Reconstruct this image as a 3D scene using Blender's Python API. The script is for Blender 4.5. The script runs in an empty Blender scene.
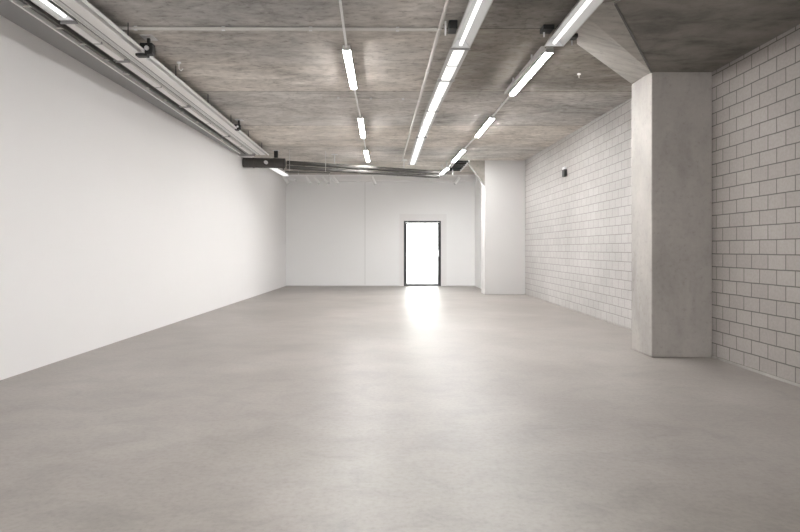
import bpy, bmesh, math, random
from mathutils import Vector, Matrix
random.seed(7)
SC = bpy.context.scene
COL = SC.collection
PI = math.pi

# ------------------------------------------------------------------ camera frame
F, VX, VY, EYE = 600.0, 390.0, 249.0, 1.5        # focal length (px of an 800 px frame), principal point, eye height
C0, C1 = 2.625 + EYE, 0.015                       # the slab rises slightly towards the back


def ceil_z(y):
    return C0 + C1 * y


def P(px, py, z):
    """point of the horizontal plane at height z seen at a pixel"""
    d = F * (EYE - z) / (py - VY)
    return Vector(((px - VX) * d / F, d, z))


def PC(px, py, off):
    """point 'off' below the slab seen at a pixel"""
    d = (C0 - EYE - off) / ((VY - py) / F - C1)
    return Vector(((px - VX) * d / F, d, ceil_z(d) - off))


def PD(px, py, d):
    """point at distance d seen at a pixel"""
    return Vector(((px - VX) * d / F, d, EYE + (VY - py) * d / F))


# ------------------------------------------------------------------ node materials
def new_mat(name):
    m = bpy.data.materials.new(name)
    m.use_nodes = True
    nt = m.node_tree
    b = nt.nodes['Principled BSDF']
    return m, nt, b


def nd(nt, typ, **kw):
    n = nt.nodes.new(typ)
    for k, v in kw.items():
        if k in n.inputs.keys():
            n.inputs[k].default_value = v
        else:
            setattr(n, k, v)
    return n


def plain(name, col, rough=0.5, metal=0.0, spec=0.5, vary=0.04, scale=3.0):
    m, nt, b = new_mat(name)
    tc = nd(nt, 'ShaderNodeTexCoord')
    no = nd(nt, 'ShaderNodeTexNoise', Scale=scale, Detail=4.0)
    nt.links.new(tc.outputs['Object'], no.inputs['Vector'])
    mx = nd(nt, 'ShaderNodeMix', data_type='RGBA')
    mx.inputs[6].default_value = (*[max(0, c * (1 - vary)) for c in col], 1)
    mx.inputs[7].default_value = (*[min(1, c * (1 + vary)) for c in col], 1)
    nt.links.new(no.outputs['Fac'], mx.inputs[0])
    nt.links.new(mx.outputs[2], b.inputs['Base Color'])
    b.inputs['Roughness'].default_value = rough
    b.inputs['Metallic'].default_value = metal
    b.inputs['Specular IOR Level'].default_value = spec
    return m


def emit(name, col, strength):
    m, nt, b = new_mat(name)
    b.inputs['Base Color'].default_value = (0.9, 0.9, 0.9, 1)
    b.inputs['Emission Color'].default_value = (*col, 1)
    b.inputs['Emission Strength'].default_value = strength
    b.inputs['Roughness'].default_value = 0.4
    return m


def ramp(nt, pts):
    r = nd(nt, 'ShaderNodeValToRGB')
    e = r.color_ramp.elements
    while len(e) < len(pts):
        e.new(0.5)
    for i, (p, c) in enumerate(pts):
        e[i].position = p
        e[i].color = (*c, 1) if len(c) == 3 else c
    return r


def noise_at(nt, scale3, scale=1.0, detail=6.0, rough=0.55, dist=0.0, rot=0.0):
    tc = nd(nt, 'ShaderNodeTexCoord')
    mp = nd(nt, 'ShaderNodeMapping')
    mp.inputs['Scale'].default_value = scale3
    mp.inputs['Rotation'].default_value = (0, 0, rot)
    nt.links.new(tc.outputs['Object'], mp.inputs['Vector'])
    n = nd(nt, 'ShaderNodeTexNoise', Scale=scale, Detail=detail, Roughness=rough, Distortion=dist)
    nt.links.new(mp.outputs['Vector'], n.inputs['Vector'])
    return n


def mixc(nt, mode, a, b, fac=1.0):
    mx = nd(nt, 'ShaderNodeMix', data_type='RGBA', blend_type=mode)
    for s, k in ((a, 6), (b, 7)):
        if hasattr(s, 'links'):
            nt.links.new(s, mx.inputs[k])
        else:
            mx.inputs[k].default_value = (*s, 1)
    if hasattr(fac, 'links'):
        nt.links.new(fac, mx.inputs[0])
    else:
        mx.inputs[0].default_value = fac
    return mx.outputs[2]


def bump(nt, b, height, strength, dist):
    bp = nd(nt, 'ShaderNodeBump', Strength=strength, Distance=dist)
    nt.links.new(height, bp.inputs['Height'])
    nt.links.new(bp.outputs['Normal'], b.inputs['Normal'])


def mat_ceiling():
    m, nt, b = new_mat('board_marked_concrete')
    base = (0.64, 0.62, 0.597)
    # faint streaks left by the shuttering boards (they run across the room)
    st = noise_at(nt, (0.85, 1.7, 1), 1.0, 10, 0.68, 1.0)
    r1 = ramp(nt, [(0.28, (0.52, 0.51, 0.50)), (0.42, (0.84, 0.83, 0.82)), (0.55, (1.0, 0.99, 0.98)), (0.74, (1.26, 1.27, 1.28))])
    nt.links.new(st.outputs['Fac'], r1.inputs['Fac'])
    c = mixc(nt, 'MULTIPLY', base, r1.outputs['Color'])
    bo = noise_at(nt, (2.6, 3.2, 1), 1.0, 8, 0.7, 0.8)
    r5 = ramp(nt, [(0.3, (0.76, 0.755, 0.75)), (0.48, (1, 1, 1)), (0.72, (1.12, 1.12, 1.12))])
    nt.links.new(bo.outputs['Fac'], r5.inputs['Fac'])
    c = mixc(nt, 'MULTIPLY', c, r5.outputs['Color'])
    # big soft clouds, grey against beige
    cl = noise_at(nt, (0.30, 0.42, 1), 1.0, 5, 0.55, 0.5)
    r2 = ramp(nt, [(0.32, (0.76, 0.77, 0.78)), (0.52, (1.0, 0.985, 0.965)), (0.72, (1.15, 1.15, 1.15))])
    nt.links.new(cl.outputs['Fac'], r2.inputs['Fac'])
    c = mixc(nt, 'MULTIPLY', c, r2.outputs['Color'])
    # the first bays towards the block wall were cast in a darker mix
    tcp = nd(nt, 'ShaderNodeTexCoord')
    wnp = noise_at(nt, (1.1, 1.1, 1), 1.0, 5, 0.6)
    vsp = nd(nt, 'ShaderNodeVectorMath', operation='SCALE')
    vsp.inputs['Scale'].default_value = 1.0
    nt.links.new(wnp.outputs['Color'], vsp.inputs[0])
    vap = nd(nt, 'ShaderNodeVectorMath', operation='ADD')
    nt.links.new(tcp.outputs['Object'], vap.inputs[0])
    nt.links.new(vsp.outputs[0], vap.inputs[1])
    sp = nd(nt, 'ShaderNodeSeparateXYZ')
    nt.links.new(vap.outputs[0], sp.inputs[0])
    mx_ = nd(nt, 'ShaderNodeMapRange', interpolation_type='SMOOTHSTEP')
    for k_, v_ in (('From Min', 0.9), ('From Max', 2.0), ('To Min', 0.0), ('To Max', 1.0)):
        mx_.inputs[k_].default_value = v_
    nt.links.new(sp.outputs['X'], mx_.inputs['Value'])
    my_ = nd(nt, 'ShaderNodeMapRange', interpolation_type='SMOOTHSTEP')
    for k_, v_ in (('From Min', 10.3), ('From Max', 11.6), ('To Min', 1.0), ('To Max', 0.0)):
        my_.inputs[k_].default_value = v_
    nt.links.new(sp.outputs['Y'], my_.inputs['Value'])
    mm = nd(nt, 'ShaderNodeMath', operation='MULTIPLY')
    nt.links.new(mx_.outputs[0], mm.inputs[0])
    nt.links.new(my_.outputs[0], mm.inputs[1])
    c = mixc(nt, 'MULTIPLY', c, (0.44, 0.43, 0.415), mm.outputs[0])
    # the pours: large panels of slightly different grey with a dark joint
    tc = nd(nt, 'ShaderNodeTexCoord')
    mp = nd(nt, 'ShaderNodeMapping')
    mp.inputs['Location'].default_value = (30, -1.18, 0)
    nt.links.new(tc.outputs['Object'], mp.inputs['Vector'])
    br = nd(nt, 'ShaderNodeTexBrick', offset=0.0, Scale=1.0)
    br.inputs['Color1'].default_value = (0.90, 0.91, 0.925, 1)
    br.inputs['Color2'].default_value = (1.07, 1.05, 1.025, 1)
    br.inputs['Mortar'].default_value = (0.42, 0.41, 0.40, 1)
    br.inputs['Mortar Size'].default_value = 0.016
    br.inputs['Mortar Smooth'].default_value = 0.4
    br.inputs['Brick Width'].default_value = 60.0
    br.inputs['Row Height'].default_value = 3.15
    wb = noise_at(nt, (1.2, 1.2, 1), 1.0, 4, 0.6)
    wsc = nd(nt, 'ShaderNodeVectorMath', operation='SCALE')
    wsc.inputs['Scale'].default_value = 0.05
    nt.links.new(wb.outputs['Color'], wsc.inputs[0])
    wad = nd(nt, 'ShaderNodeVectorMath', operation='ADD')
    nt.links.new(mp.outputs['Vector'], wad.inputs[0])
    nt.links.new(wsc.outputs[0], wad.inputs[1])
    nt.links.new(wad.outputs[0], br.inputs['Vector'])
    c = mixc(nt, 'MULTIPLY', c, br.outputs['Color'])
    # fine grain and pores
    gr = noise_at(nt, (9, 14, 1), 1.0, 5, 0.65)
    r3 = ramp(nt, [(0.3, (0.50, 0.49, 0.48)), (0.43, (0.95, 0.95, 0.95)), (0.68, (1.14, 1.14, 1.14))])
    nt.links.new(gr.outputs['Fac'], r3.inputs['Fac'])
    c = mixc(nt, 'MULTIPLY', c, r3.outputs['Color'], 0.8)
    # hairline cracks
    vo = nd(nt, 'ShaderNodeTexVoronoi', feature='DISTANCE_TO_EDGE', Scale=0.42)
    wn = noise_at(nt, (1.6, 1.6, 1), 1.0, 5, 0.6)
    tc2 = nd(nt, 'ShaderNodeTexCoord')
    va = nd(nt, 'ShaderNodeVectorMath', operation='ADD')
    nt.links.new(tc2.outputs['Object'], va.inputs[0])
    nt.links.new(wn.outputs['Color'], va.inputs[1])
    nt.links.new(va.outputs[0], vo.inputs['Vector'])
    r4 = ramp(nt, [(0.0, (0.5, 0.49, 0.48)), (0.014, (1, 1, 1))])
    nt.links.new(vo.outputs['Distance'], r4.inputs['Fac'])
    c = mixc(nt, 'MULTIPLY', c, r4.outputs['Color'], 0.3)
    nt.links.new(c, b.inputs['Base Color'])
    b.inputs['Roughness'].default_value = 0.85
    b.inputs['Specular IOR Level'].default_value = 0.12
    bump(nt, b, st.outputs['Fac'], 0.25, 0.02)
    return m


def mat_concrete(name, base, sc=(1, 1, 1), contrast=1.0, streak=(1.3, 1.3, 1.3)):
    m, nt, b = new_mat(name)
    cl = noise_at(nt, streak, 1.0, 7, 0.6, 0.4)
    k = 0.28 * contrast
    r1 = ramp(nt, [(0.28, (1 - k, 1 - k, 1 - k)), (0.5, (1, 1, 1)), (0.74, (1 + k * .7, 1 + k * .7, 1 + k * .7))])
    nt.links.new(cl.outputs['Fac'], r1.inputs['Fac'])
    c = mixc(nt, 'MULTIPLY', base, r1.outputs['Color'])
    gr = noise_at(nt, (16, 16, 16), 1.0, 4, 0.65)
    r3 = ramp(nt, [(0.25, (0.72, 0.71, 0.7)), (0.42, (0.98, 0.98, 0.98)), (0.7, (1.07, 1.07, 1.07))])
    nt.links.new(gr.outputs['Fac'], r3.inputs['Fac'])
    c = mixc(nt, 'MULTIPLY', c, r3.outputs['Color'], 0.7)
    nt.links.new(c, b.inputs['Base Color'])
    b.inputs['Roughness'].default_value = 0.8
    bump(nt, b, gr.outputs['Fac'], 0.2, 0.01)
    return m


def mat_floor():
    m, nt, b = new_mat('polished_screed')
    cl = noise_at(nt, (0.5, 0.5, 1), 1.0, 5, 0.55, 0.4)
    r1 = ramp(nt, [(0.3, (0.252, 0.228, 0.209)), (0.52, (0.296, 0.270, 0.249)), (0.72, (0.341, 0.314, 0.291))])
    nt.links.new(cl.outputs['Fac'], r1.inputs['Fac'])
    tr = noise_at(nt, (2.1, 2.7, 1), 1.0, 7, 0.62, 0.8)
    r2 = ramp(nt, [(0.3, (0.82, 0.82, 0.82)), (0.5, (1, 1, 1)), (0.7, (1.10, 1.10, 1.10))])
    nt.links.new(tr.outputs['Fac'], r2.inputs['Fac'])
    c = mixc(nt, 'MULTIPLY', r1.outputs['Color'], r2.outputs['Color'])
    gr = noise_at(nt, (26, 26, 1), 1.0, 4, 0.7)
    r3 = ramp(nt, [(0.3, (0.84, 0.83, 0.83)), (0.5, (1, 1, 1)), (0.72, (1.10, 1.10, 1.10))])
    nt.links.new(gr.outputs['Fac'], r3.inputs['Fac'])
    c = mixc(nt, 'MULTIPLY', c, r3.outputs['Color'], 0.8)
    nt.links.new(c, b.inputs['Base Color'])
    rr = nd(nt, 'ShaderNodeMapRange')
    rr.inputs['To Min'].default_value = 0.32
    rr.inputs['To Max'].default_value = 0.54
    nt.links.new(tr.outputs['Fac'], rr.inputs['Value'])
    nt.links.new(rr.outputs['Result'], b.inputs['Roughness'])
    b.inputs['Specular IOR Level'].default_value = 0.48
    bump(nt, b, gr.outputs['Fac'], 0.05, 0.004)
    return m


def mat_blocks(name, c1, c2, cm):
    m, nt, b = new_mat(name)
    tc = nd(nt, 'ShaderNodeTexCoord')
    sx = nd(nt, 'ShaderNodeSeparateXYZ')
    cx = nd(nt, 'ShaderNodeCombineXYZ')
    nt.links.new(tc.outputs['Object'], sx.inputs[0])
    nt.links.new(sx.outputs['Y'], cx.inputs['X'])
    nt.links.new(sx.outputs['Z'], cx.inputs['Y'])
    mp = nd(nt, 'ShaderNodeMapping')
    mp.inputs['Location'].default_value = (10 * 0.36 - 7.007 + 7.2, 0.176 - 0.208, 0)
    nt.links.new(cx.outputs[0], mp.inputs['Vector'])
    br = nd(nt, 'ShaderNodeTexBrick', offset=0.5, Scale=1.0)
    br.inputs['Color1'].default_value = (*c1, 1)
    br.inputs['Color2'].default_value = (*c2, 1)
    br.inputs['Mortar'].default_value = (*cm, 1)
    br.inputs['Mortar Size'].default_value = 0.0075
    br.inputs['Mortar Smooth'].default_value = 0.25
    br.inputs['Brick Width'].default_value = 0.32
    br.inputs['Row Height'].default_value = 0.176
    # joints wander a little
    wn = noise_at(nt, (2, 2, 2), 1.5, 3, 0.5)
    vs = nd(nt, 'ShaderNodeVectorMath', operation='SCALE')
    vs.inputs['Scale'].default_value = 0.012
    nt.links.new(wn.outputs['Color'], vs.inputs[0])
    va = nd(nt, 'ShaderNodeVectorMath', operation='ADD')
    nt.links.new(mp.outputs['Vector'], va.inputs[0])
    nt.links.new(vs.outputs[0], va.inputs[1])
    nt.links.new(va.outputs[0], br.inputs['Vector'])
    cl = noise_at(nt, (1, .35, .6), 1.0, 4, 0.5)
    r1 = ramp(nt, [(0.3, (0.88, 0.875, 0.87)), (0.7, (1.1, 1.1, 1.1))])
    nt.links.new(cl.outputs['Fac'], r1.inputs['Fac'])
    c = mixc(nt, 'MULTIPLY', br.outputs['Color'], r1.outputs['Color'])
    gr = noise_at(nt, (30, 30, 30), 1.0, 3, 0.6)
    r2 = ramp(nt, [(0.3, (0.88, 0.88, 0.88)), (0.7, (1.06, 1.06, 1.06))])
    nt.links.new(gr.outputs['Fac'], r2.inputs['Fac'])
    c = mixc(nt, 'MULTIPLY', c, r2.outputs['Color'], 0.7)
    nt.links.new(c, b.inputs['Base Color'])
    b.inputs['Roughness'].default_value = 0.85
    iv = nd(nt, 'ShaderNodeMath', operation='SUBTRACT')
    iv.inputs[0].default_value = 1.0
    nt.links.new(br.outputs['Fac'], iv.inputs[1])
    bump(nt, b, iv.outputs[0], 0.6, 0.006)
    return m


M = {}
M['ceiling'] = mat_ceiling()
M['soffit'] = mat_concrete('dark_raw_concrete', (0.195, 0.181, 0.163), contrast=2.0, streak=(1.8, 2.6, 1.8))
M['column'] = mat_concrete('cast_concrete', (0.385, 0.360, 0.336), contrast=0.8, streak=(1.8, 1.8, 1.0))
M['brown'] = mat_concrete('brown_concrete', (0.27, 0.25, 0.225), contrast=0.9, streak=(4, 4, 4))
M['haunch'] = mat_concrete('board_concrete', (0.45, 0.43, 0.40), contrast=0.9, streak=(2.0, 7.0, 2.0))
M['floor'] = mat_floor()
M['blocks'] = mat_blocks('raw_grey_blocks', (0.35, 0.32, 0.300), (0.385, 0.354, 0.334), (0.14, 0.132, 0.12))
M['pale_blocks'] = mat_blocks('limewashed_blocks', (0.465, 0.445, 0.43), (0.50, 0.48, 0.465), (0.28, 0.265, 0.252))
M['white_wall'] = plain('white_plaster', (0.83, 0.815, 0.81), 0.75, vary=0.012, scale=0.8, spec=0.2)
M['back_wall'] = plain('white_back_plaster', (0.88, 0.875, 0.87), 0.75, vary=0.015, scale=0.8, spec=0.2)
M['pillar'] = plain('white_pillar_paint', (0.60, 0.585, 0.575), 0.7, vary=0.02, scale=1.2, spec=0.2)
M['strip'] = plain('painted_shade_grey', (0.33, 0.33, 0.33), 0.7)
M['band'] = plain('grey_band', (0.36, 0.36, 0.36), 0.5)
M['seam'] = plain('grey_seam', (0.68, 0.67, 0.66), 0.7)
M['galv'] = plain('galvanised_steel', (0.74, 0.745, 0.75), 0.4, 0.25, vary=0.06, scale=9)
M['zinc'] = plain('zinc_grey_paint', (0.62, 0.62, 0.61), 0.6, 0.0, vary=0.04, scale=6)
M['enamel'] = plain('white_enamel', (0.93, 0.93, 0.925), 0.3, vary=0.02)
M['cover'] = plain('pale_grey_cover', (0.90, 0.89, 0.88), 0.32, vary=0.03, scale=5)
M['groove'] = plain('dark_steel', (0.10, 0.095, 0.09), 0.5, 0.3)
M['black'] = plain('black_steel', (0.012, 0.012, 0.012), 0.5)
M['duct'] = plain('dark_galvanised_duct', (0.075, 0.071, 0.066), 0.55, 0.1, 0.25, vary=0.15, scale=8)
M['conduit'] = plain('pale_conduit', (0.62, 0.60, 0.57), 0.45, vary=0.04)
M['frame'] = plain('anthracite_frame', (0.035, 0.035, 0.037), 0.4)
M['terrace'] = plain('pale_paving', (0.7, 0.7, 0.69), 0.8)
M['tube'] = emit('lit_diffuser', (1.0, 1.0, 0.995), 160.0)
M['stripe'] = emit('lit_tube', (1.0, 1.0, 0.995), 1.15)
M['panel'] = emit('lit_panel', (1.0, 1.0, 0.995), 0.8)


def mat_glass():
    m = bpy.data.materials.new('clear_glass')
    m.use_nodes = True
    nt = m.node_tree
    nt.nodes.clear()
    out = nd(nt, 'ShaderNodeOutputMaterial')
    tr = nd(nt, 'ShaderNodeBsdfTransparent')
    tr.inputs['Color'].default_value = (0.95, 0.97, 0.96, 1)
    gl = nd(nt, 'ShaderNodeBsdfGlossy', Roughness=0.02)
    fr = nd(nt, 'ShaderNodeFresnel', IOR=1.45)
    mx = nd(nt, 'ShaderNodeMixShader')
    nt.links.new(fr.outputs[0], mx.inputs[0])
    nt.links.new(tr.outputs[0], mx.inputs[1])
    nt.links.new(gl.outputs[0], mx.inputs[2])
    nt.links.new(mx.outputs[0], out.inputs['Surface'])
    return m


M['glass'] = mat_glass()


# ------------------------------------------------------------------ mesh helpers
class MB:
    def __init__(self):
        self.bm = bmesh.new()

    def box(self, lo, hi):
        lo, hi = Vector(lo), Vector(hi)
        r = bmesh.ops.create_cube(self.bm, size=1.0)
        for v in r['verts']:
            v.co = Vector([(lo[i] + hi[i]) / 2 + v.co[i] * (hi[i] - lo[i]) for i in range(3)])
        return self

    def loft(self, rings, close=True, cap=True):
        bm = self.bm
        vr = [[bm.verts.new(p) for p in r] for r in rings]
        n = len(rings[0])
        for a, b in zip(vr, vr[1:]):
            for i in range(n if close else n - 1):
                j = (i + 1) % n
                bm.faces.new((a[i], a[j], b[j], b[i]))
        if cap and close:
            bm.faces.new(vr[0][::-1])
            bm.faces.new(vr[-1])
        return self

    def sweep(self, a, b, prof):
        """a profile (side, up) carried from point a to point b"""
        a, b = Vector(a), Vector(b)
        d = (b - a).normalized()
        if abs(d.z) > 0.9:
            s, u = Vector((1, 0, 0)), Vector((0, 1, 0))
        else:
            s = d.cross(Vector((0, 0, 1))).normalized()
            u = s.cross(d).normalized()
        return self.loft([[p + s * x + u * z for x, z in prof] for p in (a, b)])

    def bar(self, a, b, w, h):
        return self.sweep(a, b, [(-w / 2, -h / 2), (w / 2, -h / 2), (w / 2, h / 2), (-w / 2, h / 2)])

    def tube(self, a, b, r, n=12):
        return self.sweep(a, b, [(r * math.cos(2 * PI * i / n), r * math.sin(2 * PI * i / n)) for i in range(n)])

    def path(self, pts, r, n=8):
        for a, b in zip(pts, pts[1:]):
            self.tube(a, b, r, n)
        return self

    def prism(self, poly, z0, z1):
        return self.loft([[Vector((x, y, z0)) for x, y in poly], [Vector((x, y, z1)) for x, y in poly]])

    def build(self, name, mat, parent=None, bevel=0.0, smooth=False, origin=None, struct=False):
        bmesh.ops.recalc_face_normals(self.bm, faces=self.bm.faces)
        me = bpy.data.meshes.new(name)
        self.bm.to_mesh(me)
        self.bm.free()
        o = bpy.data.objects.new(name, me)
        COL.objects.link(o)
        me.materials.append(mat)
        if parent is not None:
            o.parent = parent
            off = -Vector(parent.location)
            me.transform(Matrix.Translation(off))
        elif origin is not None:
            me.transform(Matrix.Translation(-Vector(origin)))
            o.location = origin
        if bevel:
            bv = o.modifiers.new('Bevel', 'BEVEL')
            bv.width = bevel
            bv.segments = 2
            bv.limit_method = 'ANGLE'
        if smooth:
            for p in me.polygons:
                p.use_smooth = True
            me.set_sharp_from_angle(angle=math.radians(40))
        if struct:
            o['kind'] = 'structure'
        return o


def thing(name, label, cat, loc, group=None):
    o = bpy.data.objects.new(name, None)
    o.empty_display_size = 0.1
    COL.objects.link(o)
    o.location = loc
    return tag(o, label, cat, group)


def tag(o, label, cat, group=None):
    o['label'] = label
    o['category'] = cat
    if group:
        o['group'] = group
    return o


def lerp(a, b, t):
    return Vector(a) + (Vector(b) - Vector(a)) * t


# ------------------------------------------------------------------ the room
XR = 4.46                  # block wall
YB, YF = 24.3, -6.0        # back wall, wall behind the camera
TOP = 4.75


def xl(y):                 # the left wall stands a touch askew
    return -4.54 + 0.0133 * y


MB().box((-5.2, YF - .3, -0.2), (5.2, YB + .4, 0)).build('floor', M['floor'], struct=True)
c = MB()
c.loft([[Vector((-5.2, y, ceil_z(y))), Vector((5.2, y, ceil_z(y))), Vector((5.2, y, TOP + .3)), Vector((-5.2, y, TOP + .3))]
        for y in (YF - .3, YB + .4)])
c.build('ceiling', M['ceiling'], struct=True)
MB().prism([(xl(YF), YF), (xl(YB), YB), (xl(YB) - .3, YB), (xl(YF) - .3, YF)], 0, TOP).build('wall_left', M['white_wall'], struct=True)
MB().box((XR, YF, 0), (XR + .3, 8.68, TOP)).build('wall_right', M['blocks'], struct=True)
MB().box((XR, 8.68, 0), (XR + .3, YB, TOP)).build('wall_right_far', M['pale_blocks'], struct=True)

# back wall with the doorway
DX0, DX1, DZ1 = PD(403.8, 285, YB).x, PD(441, 285, YB).x, PD(404, 220.8, YB).z
w = MB()
w.box((-5.0, YB, 0), (DX0, YB + .3, TOP)).box((DX1, YB, 0), (4.8, YB + .3, TOP)).box((DX0, YB, DZ1), (DX1, YB + .3, TOP))
w.build('wall_back', M['back_wall'], struct=True)
sx = PD(365, 200, YB).x
MB().box((sx - .012, YB - .006, 0.06), (sx + .012, YB + .01, 4.2)).build('trim_seam', M['seam'], struct=True)
# plaster reveal round the door, slightly proud of the wall
t = MB()
rx0, rx1, rz = PD(399.5, 285, YB).x, PD(446.5, 285, YB).x, PD(400, 214, YB).z
for lo, hi in (((rx0, 0), (DX0, rz)), ((DX1, 0), (rx1, rz)), ((DX0, DZ1), (DX1, rz))):
    t.box((lo[0], YB - .02, lo[1]), (hi[0], YB + .02, hi[1]))
t.build('trim_door', M['white_wall'], struct=True)
# wall behind the camera; its unseen window is added for fill light
WX0, WX1, WZ0, WZ1 = -2.6, 2.0, .6, 3.2
MB().box((-5.0, YF - .3, 0), (WX0, YF, TOP)).box((WX1, YF - .3, 0), (4.8, YF, TOP)).box((WX0, YF - .3, WZ1), (WX1, YF, TOP)).box((WX0, YF - .3, 0), (WX1, YF, WZ0)).build('wall_front', M['white_wall'], struct=True)
wf = MB()
for k in range(5):
    x = WX0 + (WX1 - WX0 - .06) * k / 4
    wf.box((x, YF - .2, WZ0), (x + .06, YF - .12, WZ1))
wf.box((WX0, YF - .2, WZ0), (WX1, YF - .12, WZ0 + .06)).box((WX0, YF - .2, WZ1 - .06), (WX1, YF - .12, WZ1))
wf.build('fill_window_1', M['frame'], struct=True)
# white return wall between pillar and back wall
MB().box((3.44, 20.5, 0), (XR, YB, TOP)).build('wall_return', M['back_wall'], struct=True)
# dark plinth lines
MB().box((-4.3, YB - .012, 0), (rx0, YB, .03)).box((rx1, YB - .012, 0), (3.44, YB, .03)).build('baseboard_back', M['seam'], struct=True)
MB().box((XR - .015, YF, 0), (XR, 8.3, .03)).box((XR - .015, 9.05, 0), (XR, 19.78, .03)).build('baseboard_right', M['column'], struct=True)
# low slab over the near right corner, cut off on the skew
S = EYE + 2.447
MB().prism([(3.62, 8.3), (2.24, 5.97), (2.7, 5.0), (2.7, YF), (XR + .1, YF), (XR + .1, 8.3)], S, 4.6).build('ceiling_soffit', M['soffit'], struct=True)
MB().bar((3.62, 8.3, S), (2.24, 5.97, S), .022, .02).build('trim_joint', M['groove'], struct=True)
MB().box((-3.5, YB + .3, -0.12), (4.5, YB + 9, -.02)).build('terrace', M['terrace'], struct=True)

MB().box((-4.3, YB - .25, EYE + 2.73), (3.44, YB, TOP)).build('trim_bulkhead', M['back_wall'], struct=True)
MB().prism([(xl(YF), YF), (xl(17.3), 17.3), (xl(17.3) + .42, 17.3), (xl(YF) + .42, YF)], ceil_z(6) - .045, TOP).build('shade_strip_left', M['strip'], struct=True)  # added dark strip, paints the shade along the top of the left wall

# ------------------------------------------------------------------ glazed door
door = thing('door_1', 'tall glazed back door with a dark frame, bright daylight behind', 'door', ((DX0 + DX1) / 2, YB + .1, 0))
door['kind'] = 'structure'
f = MB()
fw = .065
y0, y1 = YB + .04, YB + .14
f.box((DX0, y0, 0), (DX0 + fw, y1, DZ1)).box((DX1 - fw, y0, 0), (DX1, y1, DZ1)).box((DX0 + fw, y0, DZ1 - fw), (DX1 - fw, y1, DZ1))
f.box((DX0 + fw, y0, 0), (DX1 - fw, y1, .04))
f.build('door_frame', M['frame'], door, bevel=.006)
l = MB()
a0, a1 = DX0 + fw, DX1 - fw
lw = .06
l.box((a0, y0 + .02, .045), (a0 + lw, y1 - .02, DZ1 - fw - .005)).box((a1 - lw, y0 + .02, .045), (a1, y1 - .02, DZ1 - fw - .005))
l.box((a0 + lw, y0 + .02, .045), (a1 - lw, y1 - .02, .09)).box((a0 + lw, y0 + .02, DZ1 - fw - .055), (a1 - lw, y1 - .02, DZ1 - fw - .005))
leaf = l.build('door_leaf', M['frame'], door, bevel=.005)
MB().box((a0 + lw, YB + .085, .09), (a1 - lw, YB + .097, DZ1 - fw - .055)).build('glass_pane', M['glass'], door)
h = MB()
hx = a1 - lw / 2
h.box((hx - .02, y0 - .01, 1.2), (hx + .02, y0 + .02, 1.46)).tube((hx, y0 - .06, 1.36), (hx, y0, 1.36), .012)
h.bar((hx + .01, y0 - .055, 1.36), (hx - .14, y0 - .055, 1.36), .02, .022)
h.build('handle', M['galv'], door, bevel=.003)

# ------------------------------------------------------------------ columns
col = thing('concrete_column', 'raw concrete column standing against the block wall, with slanted haunch', 'column', (4.04, 8.67, 0))
MB().box((3.62, 8.3, 0), (XR - .002, 9.0, S + .02)).build('shaft', M['column'], col, bevel=.012)
A, B = Vector((3.62, 8.3, S)), Vector((3.62, 9.0, S + .035))
Cc, D, E = PC(577, 44, 0.0), PC(577, 8, 0.0), PC(619, 0, 0.0)
A2, B2 = Vector((3.62, 8.3, ceil_z(8.3) + .02)), Vector((3.62, 9.0, ceil_z(9) + .02))
hb = MB()
bm = hb.bm
va, vb, vc, vd, ve, vb2 = [bm.verts.new(v) for v in (A, B, Cc, D, E, B2)]
for q in ((va, vb, vc, vd), (va, vd, ve), (vb, vb2, vc), (vd, vc, vb2, ve), (va, ve, vb2), (va, vb2, vb)):
    bm.faces.new(q)
hb.build('haunch', M['haunch'], col)

pil = thing('white_pillar', 'white painted pillar at the far end of the block wall', 'pillar', (3.8, 20.1, 0))
MB().box((3.13, 19.78, 0), (XR - .002, 20.55, ceil_z(20) + .02)).build('shaft', M['pillar'], pil, bevel=.01)
hz = ceil_z(19.8) + .01
q = [Vector((3.13, 0, hz)), Vector((2.54, 0, hz)), Vector((3.13, 0, EYE + 2.1))]
MB().loft([[Vector((p.x, y, p.z)) for p in q] for y in (19.8, 20.05)]).build('haunch', M['brown'], pil)


# ------------------------------------------------------------------ tube lights
def batten(a, b, label, group, hang=True):
    """sealed batten luminaire: grey body above, glowing diffuser below"""
    a, b = Vector(a), Vector(b)
    d = (b - a).normalized()
    root = thing('tube_light', label, 'light', (a + b) / 2, group)
    e = .018
    MB().sweep(a, b, [(-.058, -.012), (.058, -.012), (.05, .05), (-.05, .05)]).build('housing', M['zinc'], root, bevel=.005)
    n = 10
    prof = [(.048 * math.cos(PI * i / n), -.012 - .016 * math.sin(PI * i / n)) for i in range(n + 1)]
    MB().sweep(a + d * e, b - d * e, prof).build('diffuser', M['tube'], root, smooth=True)
    for p, s in ((a, 1), (b, -1)):
        MB().sweep(p, p + d * e * s, [(x * 1.04, z * 1.04) for x, z in prof]).build('end_cap', M['enamel'], root, bevel=.004)
    for k in (.18, .82):
        p = lerp(a, b, k)
        MB().bar(p + Vector((0, 0, .035)), Vector((p.x, p.y, ceil_z(p.y) - .001)), .03, .03).build('hanger', M['galv'], root)
    return root


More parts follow.
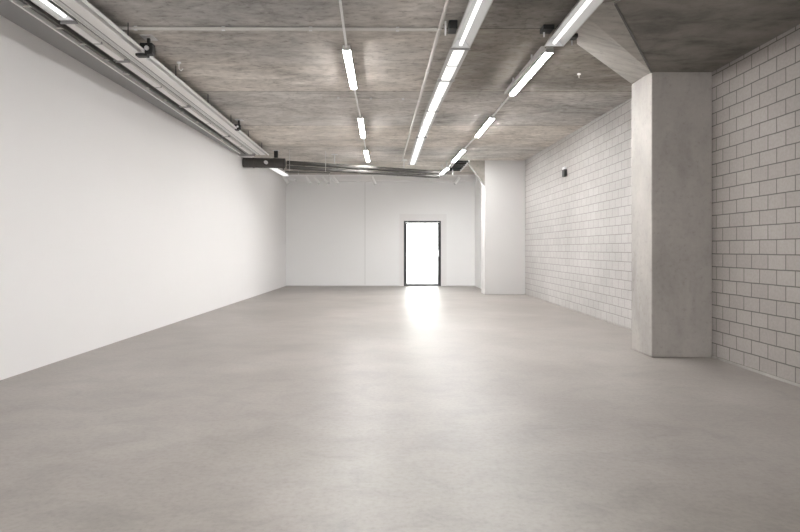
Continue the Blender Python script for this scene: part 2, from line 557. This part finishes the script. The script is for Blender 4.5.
LO = 0.075      # underside of the housing below the slab
left_px = [((346.4, 48.7), (353.8, 87.8)), ((360.3, 117.5), (363.3, 137)), ((365.7, 150), (368.1, 161.2))]
right_px = [((549.8, 51), (512.0, 94.3)), ((492.7, 117.2), (477, 136.3)), ((464.4, 149.5), (453.5, 161.5)), ((447.5, 167.5), (441.3, 174.6))]
gl, gr_ = 'tube lights in the left row', 'tube lights in the right row'
names = ['nearest', 'second', 'third and farthest']
RR_LAST = tuple(Vector(((px - VX) * d / F, d, EYE + 2.66)) for px, d in ((447.8, 19.7), (441.3, 21.2)))
LL = [(PC(*p, LO), PC(*q_, LO)) for p, q_ in left_px]
RR = [(PC(*p, LO), PC(*q_, LO)) for p, q_ in right_px[:3]] + [RR_LAST]
for (a, b), s in zip(LL, ('nearest lit tube of the left row on the ceiling, largest of the row',
                          'second lit tube of the left row on the ceiling, middle of three',
                          'farthest lit tube of the left row, small and close to the dark ducts')):
    batten(a, b, s, gl)
for (a, b), s in zip(RR, ('nearest bare lit tube of the right row, just beyond the glossy trough',
                          'second bare lit tube of the right row, counted from the trough',
                          'third lit tube of the right row, left of the far white pillar',
                          'farthest and smallest lit tube of the right row, at the end of the ducts')):
    batten(a, b, s, gr_)


def along(seq, y):
    a, b = seq[0][0], seq[-1][1]
    t = (y - a.y) / (b.y - a.y)
    x = a.x + (b.x - a.x) * t
    return Vector((x, y, ceil_z(y) - LO))


for y, lab in ((3.85, 'tube light of the left row overhead, in front of the nearest one in view'), (-0.3, 'tube light of the left row straight above the photographer')):
    batten(along(LL, y), along(LL, y + 2), lab, gl)


def rail(name, a, b, r, label, cat, mat, group=None, nclip=6):
    root = thing(name, label, cat, (Vector(a) + Vector(b)) / 2, group)
    MB().tube(a, b, r).build('pipe', mat, root, smooth=True)
    for k in range(nclip):
        p = lerp(a, b, (k + .5) / nclip)
        MB().box((p.x - .02, p.y - .015, p.z - r), (p.x + .02, p.y + .015, ceil_z(p.y) - .001)).build('clip', M['galv'], root)
    return root


def gap_rail(p, q_, label, group):
    p, q_ = p + Vector((0, 0, .02)), q_ + Vector((0, 0, .02))
    dd = (q_ - p).normalized() * .03
    p, q_ = p + dd, q_ - dd
    root = thing('mounting_rail', label, 'rail', (p + q_) / 2, group)
    MB().bar(p, q_, .028, .028).build('bar', M['enamel'], root, bevel=.003)
    m_ = (p + q_) / 2
    MB().bar(m_, Vector((m_.x, m_.y, ceil_z(m_.y) - .001)), .02, .02).build('bracket', M['galv'], root)


g = 'thin white rails joining the tube lights'
gap_rail(PC(340, 2, LO), LL[0][0], 'thin white rail before the nearest tube of the left row', g)
gap_rail(LL[0][1], LL[1][0], 'thin white rail between first and second tubes of the left row', g)
gap_rail(LL[1][1], LL[2][0], 'short white rail between second and third tubes of the left row', g)
gap_rail(RR[0][1], RR[1][0], 'thin white rail between first and second tubes of the right row', g)
gap_rail(RR[1][1], RR[2][0], 'thin white rail between second and third tubes of the right row', g)
gap_rail(RR[2][1], RR[3][0], 'short white rail between the two farthest tubes of the right row', g)


# ------------------------------------------------------------------ trough luminaires (open reflector, one tube)
def trough(a, b, w, label, group, lit='stripe', hang=(.15, .85), hmat='galv', h=.11):
    a, b = Vector(a), Vector(b)
    root = thing('trough_light', label, 'light', (a + b) / 2, group)
    d = (b - a).normalized()
    o_ = [(-w / 2, 0), (-w * .22, h), (w * .22, h), (w / 2, 0), (w / 2 - .012, 0), (w * .22 - .01, h - .012), (-w * .22 + .01, h - .012), (-w / 2 + .012, 0)]
    MB().sweep(a, b, o_).build('reflector', M['zinc'], root)
    z = Vector((0, 0, .035))
    MB().tube(a + d * .05 + z, b - d * .05 + z, .023, 14).build('tube', M[lit], root, smooth=True)
    for p, s in ((a, 1), (b, -1)):
        MB().sweep(p, p + d * s * .02, [(-w / 2, 0), (w / 2, 0), (w * .22, h), (-w * .22, h)]).build('end_plate', M['galv'], root)
    for k in hang:
        p = lerp(a, b, k)
        MB().bar(p + Vector((0, 0, h - .01)), Vector((p.x, p.y, ceil_z(p.y) - .001)), .05, .05).build('hanger', M['black'], root)
    return root


def covered(a, b, w, label, group, mat='panel', h=.10, hang=(.1, .9)):
    """same body closed by a flat bright cover"""
    a, b = Vector(a), Vector(b)
    root = thing('covered_light', label, 'light', (a + b) / 2, group)
    d = (b - a).normalized()
    MB().sweep(a, b, [(-w / 2, 0.012), (-w * .3, h), (w * .3, h), (w / 2, 0.012)]).build('housing', M['zinc'], root)
    MB().sweep(a + d * .02, b - d * .02, [(-w * .29, .011), (-w * .24, -.014), (w * .24, -.014), (w * .29, .011)]).build('cover', M[mat], root)
    mid_ = lerp(a, b, .5)
    MB().sweep(mid_ - d * .012, mid_ + d * .012, [(-w * .3, -.017), (w * .3, -.017), (w * .3, .0115), (-w * .3, .0115)]).build('joint_clip', M['band'], root)
    for p, s in ((a, 1), (b, -1)):
        MB().sweep(p, p + d * s * .022, [(-w / 2 - .006, -.018), (w / 2 + .006, -.018), (w * .3, h + .003), (-w * .3, h + .003)]).build('end_band', M['band'], root)
    for k in hang:
        p = lerp(a, b, k)
        MB().bar(p + Vector((0, 0, h - .01)), Vector((p.x, p.y, ceil_z(p.y) - .001)), .03, .03).build('hanger', M['groove'], root)
    return root


MO = .17      # lower edge of the middle run below the slab
mid = [PC(481.5, 0, MO), PC(460.5, 48, MO), PC(446, 80, MO), PC(432, 111, MO), PC(421.5, 137, MO), PC(412.3, 164.5, MO)]
gm = 'luminaires in the long middle run'
start = mid[0] + (mid[0] - mid[1]) * .5
trough(start, mid[1], .25, 'open grey trough with a bright tube, nearest piece of the middle run', gm)
for k, s in enumerate(('first bright covered light beyond the open trough of the middle run',
                       'second bright covered light of the middle run, counted from the trough',
                       'third bright covered light of the middle run, counted from the trough',
                       'farthest bright covered light of the middle run, ending before the ducts')):
    covered(lerp(mid[k + 1], mid[k + 2], .008), mid[k + 2], .25, s, gm)
# right trough in front of the tubes
rt0, rt1 = PC(592.5, 0, .17), PC(553.5, 46.5, .17)
trough(lerp(rt0, rt1, -.10), rt1, .25, 'open grey trough with a bright tube beside the column haunch', 'luminaires in the right row')
# slim housing side by side with the first right tube
sa, sb = PC(543, 48, .1), PC(505.5, 93, .1)
s_ = thing('cable_channel', 'slim grey channel running along the nearest bare tube, right row', 'channel', (sa + sb) / 2)
MB().bar(sa, sb, .05, .05).build('lid', M['zinc'], s_, bevel=.004)
for k in (.25, .75):
    p = lerp(sa, sb, k)
    MB().bar(p, Vector((p.x, p.y, ceil_z(p.y) - .001)), .02, .02).build('hanger', M['galv'], s_)
# black mounting plates above the trough ends
for px, py, lab, sz in ((547, 31, 'black mounting box above the end of the right trough', .095), (573.5, 38.5, 'small black mounting clamp between right trough and haunch', .06)):
    p = PC(px, py, .05)
    r_ = thing('mounting_box', lab, 'bracket', p, 'black mounting boxes at the right trough')
    MB().box(p - Vector((sz * .7, sz, .005)), p + Vector((sz * .7, sz, .048))).build('body', M['black'], r_, bevel=.006)
    MB().tube(p + Vector((-sz * .6, -sz * .8, -.10)), p + Vector((-sz * .6, -sz * .8, -.045)), .01).build('bolt', M['galv'], r_)
p = PC(452.5, 27, .05)
r_ = thing('mounting_box', 'black mounting box left of the middle trough', 'bracket', p)
MB().box(p - Vector((.05, .1, .05)), p + Vector((.05, .1, .049))).build('body', M['black'], r_, bevel=.006)
MB().tube(p + Vector((-.09, -.05, -.12)), p + Vector((-.09, -.05, .05)), .012).build('bolt', M['enamel'], r_)

# ------------------------------------------------------------------ services along the left wall
HZ = .20                                     # how far below the slab they hang
n0, n1 = PC(15, 1, HZ), PC(82, 1, HZ)         # near: outer rail, inner pipe
f0, f1 = PC(240, 153, HZ), PC(268.5, 155.5, HZ)   # far


def lane(fr, t):
    """point of the service run: fr across (0 wall side .. 1 room side), t along"""
    a = lerp(n0, n1, fr)
    b = lerp(f0, f1, fr)
    return lerp(a, b, t)


def t_of_pixel(fr, py):
    lo, hi = -1.0, 2.0
    for _ in range(50):
        m_ = (lo + hi) / 2
        p = lane(fr, m_)
        if VY - F * (p.z - EYE) / p.y < py:
            lo = m_
        else:
            hi = m_
    return lo


T0, T1 = -.12, 1.0
ladder = thing('cable_ladder', 'narrow cable ladder with thin rungs hung along the left wall', 'cable tray', lane(.05, .5))
MB().bar(lane(0, T0), lane(0, T1), .026, .05).build('side_rail', M['enamel'], ladder)
MB().bar(lane(.185, T0), lane(.185, T1), .015, .05).build('side_rail', M['groove'], ladder)
for py in (-20, 6, 28, 44, 60, 74, 88, 100, 112, 122, 131, 139, 146):
    t = t_of_pixel(.1, py)
    if T0 < t < T1:
        MB().bar(lane(0.01, t), lane(.175, t), .035, .014).build('rung', M['conduit'], ladder)
MB().sweep(lane(.1, T0) + Vector((0, 0, .06)), lane(.1, T1) + Vector((0, 0, .06)), [(-.055, -.02), (.055, -.02), (.055, .11), (-.055, .11)]).build('light_blocker', M['groove'], ladder)  # added filler above the ladder, keeps tube light off the wall top

# run of luminaires / closed covers (A)
fa = .37
wa = .18
cuts = [T0] + [t_of_pixel(fa, y) for y in (20.5, 60, 106, 136)] + [T1]
ga = 'luminaires in the left wall run'
trough(lane(fa, cuts[0]), lane(fa, cuts[1]), wa, 'grey trough with a bright tube in the upper left corner, left wall run', ga, lit='stripe', hang=(.3, .8))
for k, s in enumerate(('unlit grey cover just beyond the bright trough, left wall run',
                       'second unlit grey cover beyond the bright trough, left wall run',
                       'third unlit grey cover beyond the bright trough, left wall run',
                       'farthest unlit grey cover of the left wall run, ending at the ducts')):
    covered(lane(fa, cuts[k + 1] + .004), lane(fa, cuts[k + 2]), wa, s, ga, mat='cover')
# cable trunking (B)
fb = .745
cb = [T0, t_of_pixel(fb, 62), t_of_pixel(fb, 124), T1]
gb = 'lengths of steel trunking along the left wall'
for k, s in enumerate(('nearest length of grey steel trunking along the left wall, before the black clamp',
                       'middle length of grey steel trunking along the left wall, beyond the black clamp',
                       'farthest length of grey steel trunking along the left wall, before the ducts')):
    a, b = lane(fb, cb[k]), lane(fb, cb[k + 1])
    r_ = thing('cable_trunking', s, 'cable trunking', (a + b) / 2, gb)
    d = (b - a).normalized()
    MB().sweep(a, b - d * .008, [(-.115, .0), (.115, .0), (.115, .1), (-.115, .1)]).build('body', M['galv'], r_, bevel=.004)
    MB().sweep(a, b - d * .008, [(-.03, -.006), (.117, -.006), (.117, .0), (-.03, .0)]).build('lid', M['cover'], r_)
    for x in (-.112, .104):
        MB().sweep(a, b - d * .008, [(x, -.014), (x + .016, -.014), (x + .016, -.0065), (x, -.0065)]).build('lip', M['enamel'], r_)
    MB().sweep(a, b - d * .008, [(-.05, -.004), (-.036, -.004), (-.036, -.0005), (-.05, -.0005)]).build('seam', M['band'], r_)
    MB().sweep(a, b - d * .008, [(-.15, .01), (-.117, .01), (-.117, .09), (-.15, .09)]).build('side_groove', M['groove'], r_)
    for t in (.2, .8):
        p = lerp(a, b, t)
        MB().bar(p + Vector((0, 0, .09)), Vector((p.x, p.y, ceil_z(p.y) - .001)), .03, .03).build('hanger', M['groove'], r_)
# steel pipe at the room side
a, b = lane(1, T0) + Vector((0, 0, .02)), lane(1, T1) + Vector((0, 0, .02))
pr = thing('steel_pipe', 'thin pale steel pipe along the room side of the left trunking', 'pipe', (a + b) / 2)
MB().tube(a, b, .018).build('pipe', M['enamel'], pr, smooth=True)
for k in range(7):
    p = lerp(a, b, (k + .4) / 7)
    MB().bar(p, Vector((p.x, p.y, ceil_z(p.y) - .001)), .012, .012).build('hanger', M['groove'], pr)
# black clamps
for px, py, lab, k in ((143, 51, 'large black clamp hanging at the left trunking pipe', 1.0),
                       (248.6, 128, 'small black clamp on the left trunking, just before the ducts', .75)):
    p = PC(px, py, HZ - .02)
    r_ = thing('pipe_clamp', lab, 'clamp', p, 'black clamps on the left trunking')
    p = Vector((lerp(a, b, (p.y - a.y) / (b.y - a.y)).x, p.y, lerp(a, b, (p.y - a.y) / (b.y - a.y)).z))
    MB().box(p + Vector((.0195, -.05, -.05 * k)), p + Vector((.12 * k, .06, .095 * k))).box(p + Vector((-.045, -.05, .0195)), p + Vector((.03, .06, .095 * k))).box(p + Vector((-.10 * k if k > .9 else -.03, -.05, -.075 * k)), p + Vector((.05, .06, -.04 * k))).build('body', M['black'], r_, bevel=.012)
    MB().bar(p + Vector((.05, .02, .05)), Vector((p.x + .05, p.y + .02, ceil_z(p.y) - .001)), .035, .035).build('arm', M['black'], r_)
    MB().tube(p + Vector((.055 * k, -.07, .02)), p + Vector((.055 * k, -.03, .02)), .03 * k, 10).build('bolt', M['galv'], r_, smooth=True)
    MB().box((p.x - .02, p.y - .1, ceil_z(p.y) - .012), (p.x + .14, p.y + .1, ceil_z(p.y) - .001)).build('ceiling_plate', M['galv'], r_)

# ------------------------------------------------------------------ dark ducts across the back of the room
gd = 'dark round ducts crossing below the ceiling'


def duct(p0, p1, r, label, nc):
    root = thing('round_duct', label, 'duct', (p0 + p1) / 2, gd)
    MB().tube(p0, p1, r, 20).build('pipe', M['duct'], root, smooth=True)
    d = (p1 - p0).normalized()
    for k in range(nc):
        p = lerp(p0, p1, (k + .5) / nc)
        MB().tube(p - d * .025, p + d * .025, r * 1.06, 20).build('collar', M['duct'], root, smooth=True)
    return root


d0, d1 = 17.6, 20.3
u0, u1 = PD(287.2, 162.6, d0), PD(439, 172.6, d1)
l0, l1 = PD(287.2, 167.1, d0), PD(439, 176.6, d1)
duct(u0, u1, .062, 'upper of the two thin dark ducts crossing the room', 5)
duct(l0, l1, .058, 'lower of the two thin dark ducts crossing the room', 5)
w0, w1 = PD(241.5, 162.6, d0 - .02), PD(285, 163.4, d0)
w0.x = xl(w0.y) + .012
thick = duct(w0, w1, .145, 'thick dark duct coming out of the left wall', 2)
c0_, c1_ = PD(285, 171.9, d0 - .2), PD(330, 172.6, d0 + .2)
r_ = thing('cable_conduit', 'short dark conduit below the two ducts, left side', 'conduit', (c0_ + c1_) / 2)
MB().tube(c0_, c1_, .02).build('pipe', M['duct'], r_, smooth=True)
for t in (.1, .9):
    p = lerp(c0_, c1_, t)
    MB().tube(p, Vector((p.x, p.y, ceil_z(p.y) - .001)), .006).build('hanger', M['galv'], r_)
# hangers
hang_spots = [(276, 'black hanger bracket above the thick duct', w0, w1, .145), (330, 'thin hanger of the ducts near the left row of tubes', u0, u1, .062), (400, 'thin hanger of the ducts near the middle run', u0, u1, .062)]
for px, lab, pa, pb, rr in hang_spots:
    pxa, pxb = VX + F * pa.x / pa.y, VX + F * pb.x / pb.y
    p = lerp(pa, pb, (px - pxa) / (pxb - pxa))
    r_ = thing('duct_hanger', lab, 'hanger', p + Vector((0, 0, rr)), 'hangers of the dark ducts')
    k = .055 if px == 276 else .012
    MB().box((p.x - k, p.y - k * .5, p.z + rr * 1.06 + .008), (p.x + k, p.y + k * .5, ceil_z(p.y) - .001)).build('rod', M['black'] if px == 276 else M['galv'], r_)
    MB().box((p.x - .09, p.y - .06, ceil_z(p.y) - .015), (p.x + .09, p.y + .06, ceil_z(p.y) - .001)).build('plate', M['galv'], r_)
# bright joint fitting on the front of the thick duct
p = PD(265.5, 162, d0 - .28)
MB().tube(p + Vector((0, .14, 0)), p, .05, 12).build('fitting', M['galv'], thick, smooth=True)
# run going on beyond the ducts
a, b = PD(271, 167.3, 19.4), PD(286, 176.0, 22.4)
r_ = thing('covered_light', 'short bright cover seen beyond the thick duct', 'light', (a + b) / 2, ga)
MB().sweep(a, b, [(-.09, -.01), (.09, -.01), (.1, .03), (-.1, .03)]).build('cover', M['panel'], r_)
MB().sweep(a, b, [(-.1, .03), (.1, .03), (.08, .12), (-.08, .12)]).build('housing', M['zinc'], r_)
for t in (.2, .8):
    p = lerp(a, b, t)
    MB().bar(p + Vector((0, 0, .1)), Vector((p.x, p.y, ceil_z(p.y) - .001)), .03, .03).build('hanger', M['groove'], r_)

# ------------------------------------------------------------------ pipes on the slab
rail('ceiling_conduit', PC(449, -4, .03), PC(402, 161, .03), .024, 'straight pale conduit on the ceiling left of the middle run', 'conduit', M['conduit'], nclip=7)
ca, cb_ = PC(92, 28.3, .03), PC(441, 29.6, .03)
rail('ceiling_conduit', ca, cb_, .022, 'pale conduit crossing the ceiling at right angles near the camera', 'conduit', M['conduit'], nclip=4)
ca, cb_ = PC(322, 97.5, .015), PC(419, 99.6, .015)
rail('ceiling_conduit', ca, cb_, .012, 'thin conduit crossing the ceiling between left tubes and middle run', 'conduit', M['conduit'], nclip=3)
p = PC(179, 62, 0)
r_ = thing('ceiling_hook', 'tiny white hook hanging from the ceiling near the left trunking', 'hook', p)
MB().tube(p, p - Vector((0, 0, .02)), .03, 12).build('rosette', M['enamel'], r_, smooth=True)
MB().path([p - Vector((0, 0, .0)), p - Vector((0, 0, .1)), p - Vector((-.03, 0, .13)), p - Vector((-.06, 0, .1))], .007).build('hook', M['enamel'], r_)
p = PC(579, 73.5, 0)
r_ = thing('ceiling_hook', 'tiny pale hook on the dark ceiling left of the column haunch', 'hook', p)
MB().tube(p, p - Vector((0, 0, .02)), .03, 12).build('rosette', M['enamel'], r_, smooth=True)
MB().tube(p, p - Vector((0, 0, .07)), .007).build('hook', M['enamel'], r_)

# ------------------------------------------------------------------ spotlights on a track at the back
yt = 22.9
zt = EYE + 2.80
tk = thing('spotlight_track', 'long white lighting track below the ceiling at the back wall', 'track', (0, yt, zt))
x0_, x1_ = (283 - VX) * yt / F, (468 - VX) * yt / F
MB().box((x0_, yt - .03, zt - .02), (x1_, yt + .03, zt + .02)).build('rail', M['enamel'], tk, bevel=.004)
for k in range(6):
    x = x0_ + (x1_ - x0_) * (k + .5) / 6
    MB().box((x - .01, yt - .01, zt), (x + .01, yt + .01, ceil_z(yt) - .001)).build('hanger', M['enamel'], tk)
spots = [(284.5, 38, 'leftmost white spotlight on the back track, tilted right'), (290, 70, 'second white spotlight from the left on the back track, lying nearly flat'),
         (306.5, 38, 'first of the close row of spotlights on the back track'), (315, 38, 'second of the close row of spotlights on the back track'),
         (323, 40, 'third of the close row of spotlights on the back track'), (330, -8, 'spotlight at the back turned left, crossing its neighbour'),
         (334, 38, 'last of the close row of spotlights on the back track'), (372.5, 25, 'single white spotlight under the left row of tubes'),
         (458.5, -35, 'single white spotlight at the right end of the back track')]
for px, ang, lab in spots:
    x = (px - VX) * yt / F
    pv = Vector((x, yt, zt - .11))
    r_ = thing('spotlight', lab, 'spotlight', (x, yt, zt - .02), 'white spotlights on the back track')
    MB().tube((x, yt, zt - .0205), pv, .018, 8).build('stem', M['enamel'], r_, smooth=True)
    s = math.radians(ang)
    dr = Vector((math.sin(s), -.25 if px != 330 else -.9, -math.cos(s))).normalized()
    MB().tube(pv - dr * .05, pv + dr * .26, .056, 14).build('head', M['enamel'], r_, smooth=True)
    MB().tube(pv + dr * .26, pv + dr * .275, .05, 14).build('lens', M['galv'], r_, smooth=True)

# ------------------------------------------------------------------ ventilation grille at the back right
yg0, yg1 = 19.7, 22.2
gx0, gx1 = 2.12, 2.62
zg = ceil_z(21) - .05
gr = thing('ceiling_grille', 'dark slatted grille on the ceiling left of the far pillar', 'grille', ((gx0 + gx1) / 2, (yg0 + yg1) / 2, zg))
fr = MB()
for lo, hi in (((gx0, yg0), (gx0 + .04, yg1)), ((gx1 - .04, yg0), (gx1, yg1))):
    fr.box((lo[0], lo[1], zg - .03), (hi[0], hi[1], zg + .075))
fr.build('frame', M['enamel'], gr)
for k in range(6):
    y = yg0 + .15 + k * (yg1 - yg0 - .3) / 5
    MB().box((gx0 + .04, y - .035, zg - .02), (gx1 - .04, y + .035, zg + .03)).build('slat', M['black'], gr)
p = PC(450.7, 165.5, 0)
r_ = thing('ceiling_bracket', 'dark upright bracket beside the slatted ceiling grille', 'bracket', p)
MB().box((p.x - .03, p.y - .02, p.z - .2), (p.x + .03, p.y + .02, p.z + .003)).build('bar', M['black'], r_)
MB().box((p.x + .045, p.y - .02, p.z - .33), (p.x + .085, p.y + .02, p.z - .12)).build('tail', M['enamel'], r_)
MB().box((p.x - .03, p.y - .02, p.z - .16), (p.x + .09, p.y + .02, p.z - .12)).build('crosspiece', M['black'], r_)

# ------------------------------------------------------------------ socket box on the block wall
py_ = F * XR / (565.7 - VX)
pz = EYE + (VY - 172) * py_ / F
r_ = thing('wall_box', 'small black box high on the far block wall', 'wall box', (XR, py_, pz))
MB().box((XR - .07, py_ - .12, pz - .12), (XR - .001, py_ + .09, pz + .06)).build('body', M['black'], r_, bevel=.01)
MB().box((XR - .05, py_ - .06, pz + .0601), (XR - .001, py_ + .14, pz + .13)).build('cover', M['enamel'], r_, bevel=.006)

# ------------------------------------------------------------------ daylight
W = bpy.data.worlds.new('overcast')
SC.world = W
W.use_nodes = True
bg = W.node_tree.nodes['Background']
bg.inputs['Color'].default_value = (1.0, 0.995, 0.985, 1)
bg.inputs['Strength'].default_value = 10.5



def portal(name, loc, rot, sx_, sy_):
    l_ = bpy.data.lights.new(name, 'AREA')
    l_.shape = 'RECTANGLE'
    l_.size, l_.size_y = sx_, sy_
    l_.cycles.is_portal = True
    o = bpy.data.objects.new(name, l_)
    COL.objects.link(o)
    o.location, o.rotation_euler = loc, rot


portal('fill_window_portal', ((WX0 + WX1) / 2, YF - .32, (WZ0 + WZ1) / 2), (PI / 2, 0, 0), WX1 - WX0, WZ1 - WZ0)  # sky light through the added fill window
portal('door_daylight', ((DX0 + DX1) / 2, YB + .32, DZ1 / 2), (-PI / 2, 0, 0), DX1 - DX0, DZ1)

# ------------------------------------------------------------------ camera
cam = bpy.data.cameras.new('camera')
co = bpy.data.objects.new('camera', cam)
COL.objects.link(co)
co.location = (0, 0, EYE)
co.rotation_euler = (PI / 2, 0, 0)
cam.sensor_width = 36
cam.lens = 36 * F / 800
cam.shift_x = (400 - VX) / 800
cam.shift_y = -(266 - VY) / 800
cam.clip_start = .05
cam.clip_end = 200
SC.camera = co

vs = SC.view_settings
vs.view_transform = 'Standard'
vs.look = 'None'
vs.gamma = 1
vs.use_curve_mapping = False
vs.exposure = 0.08
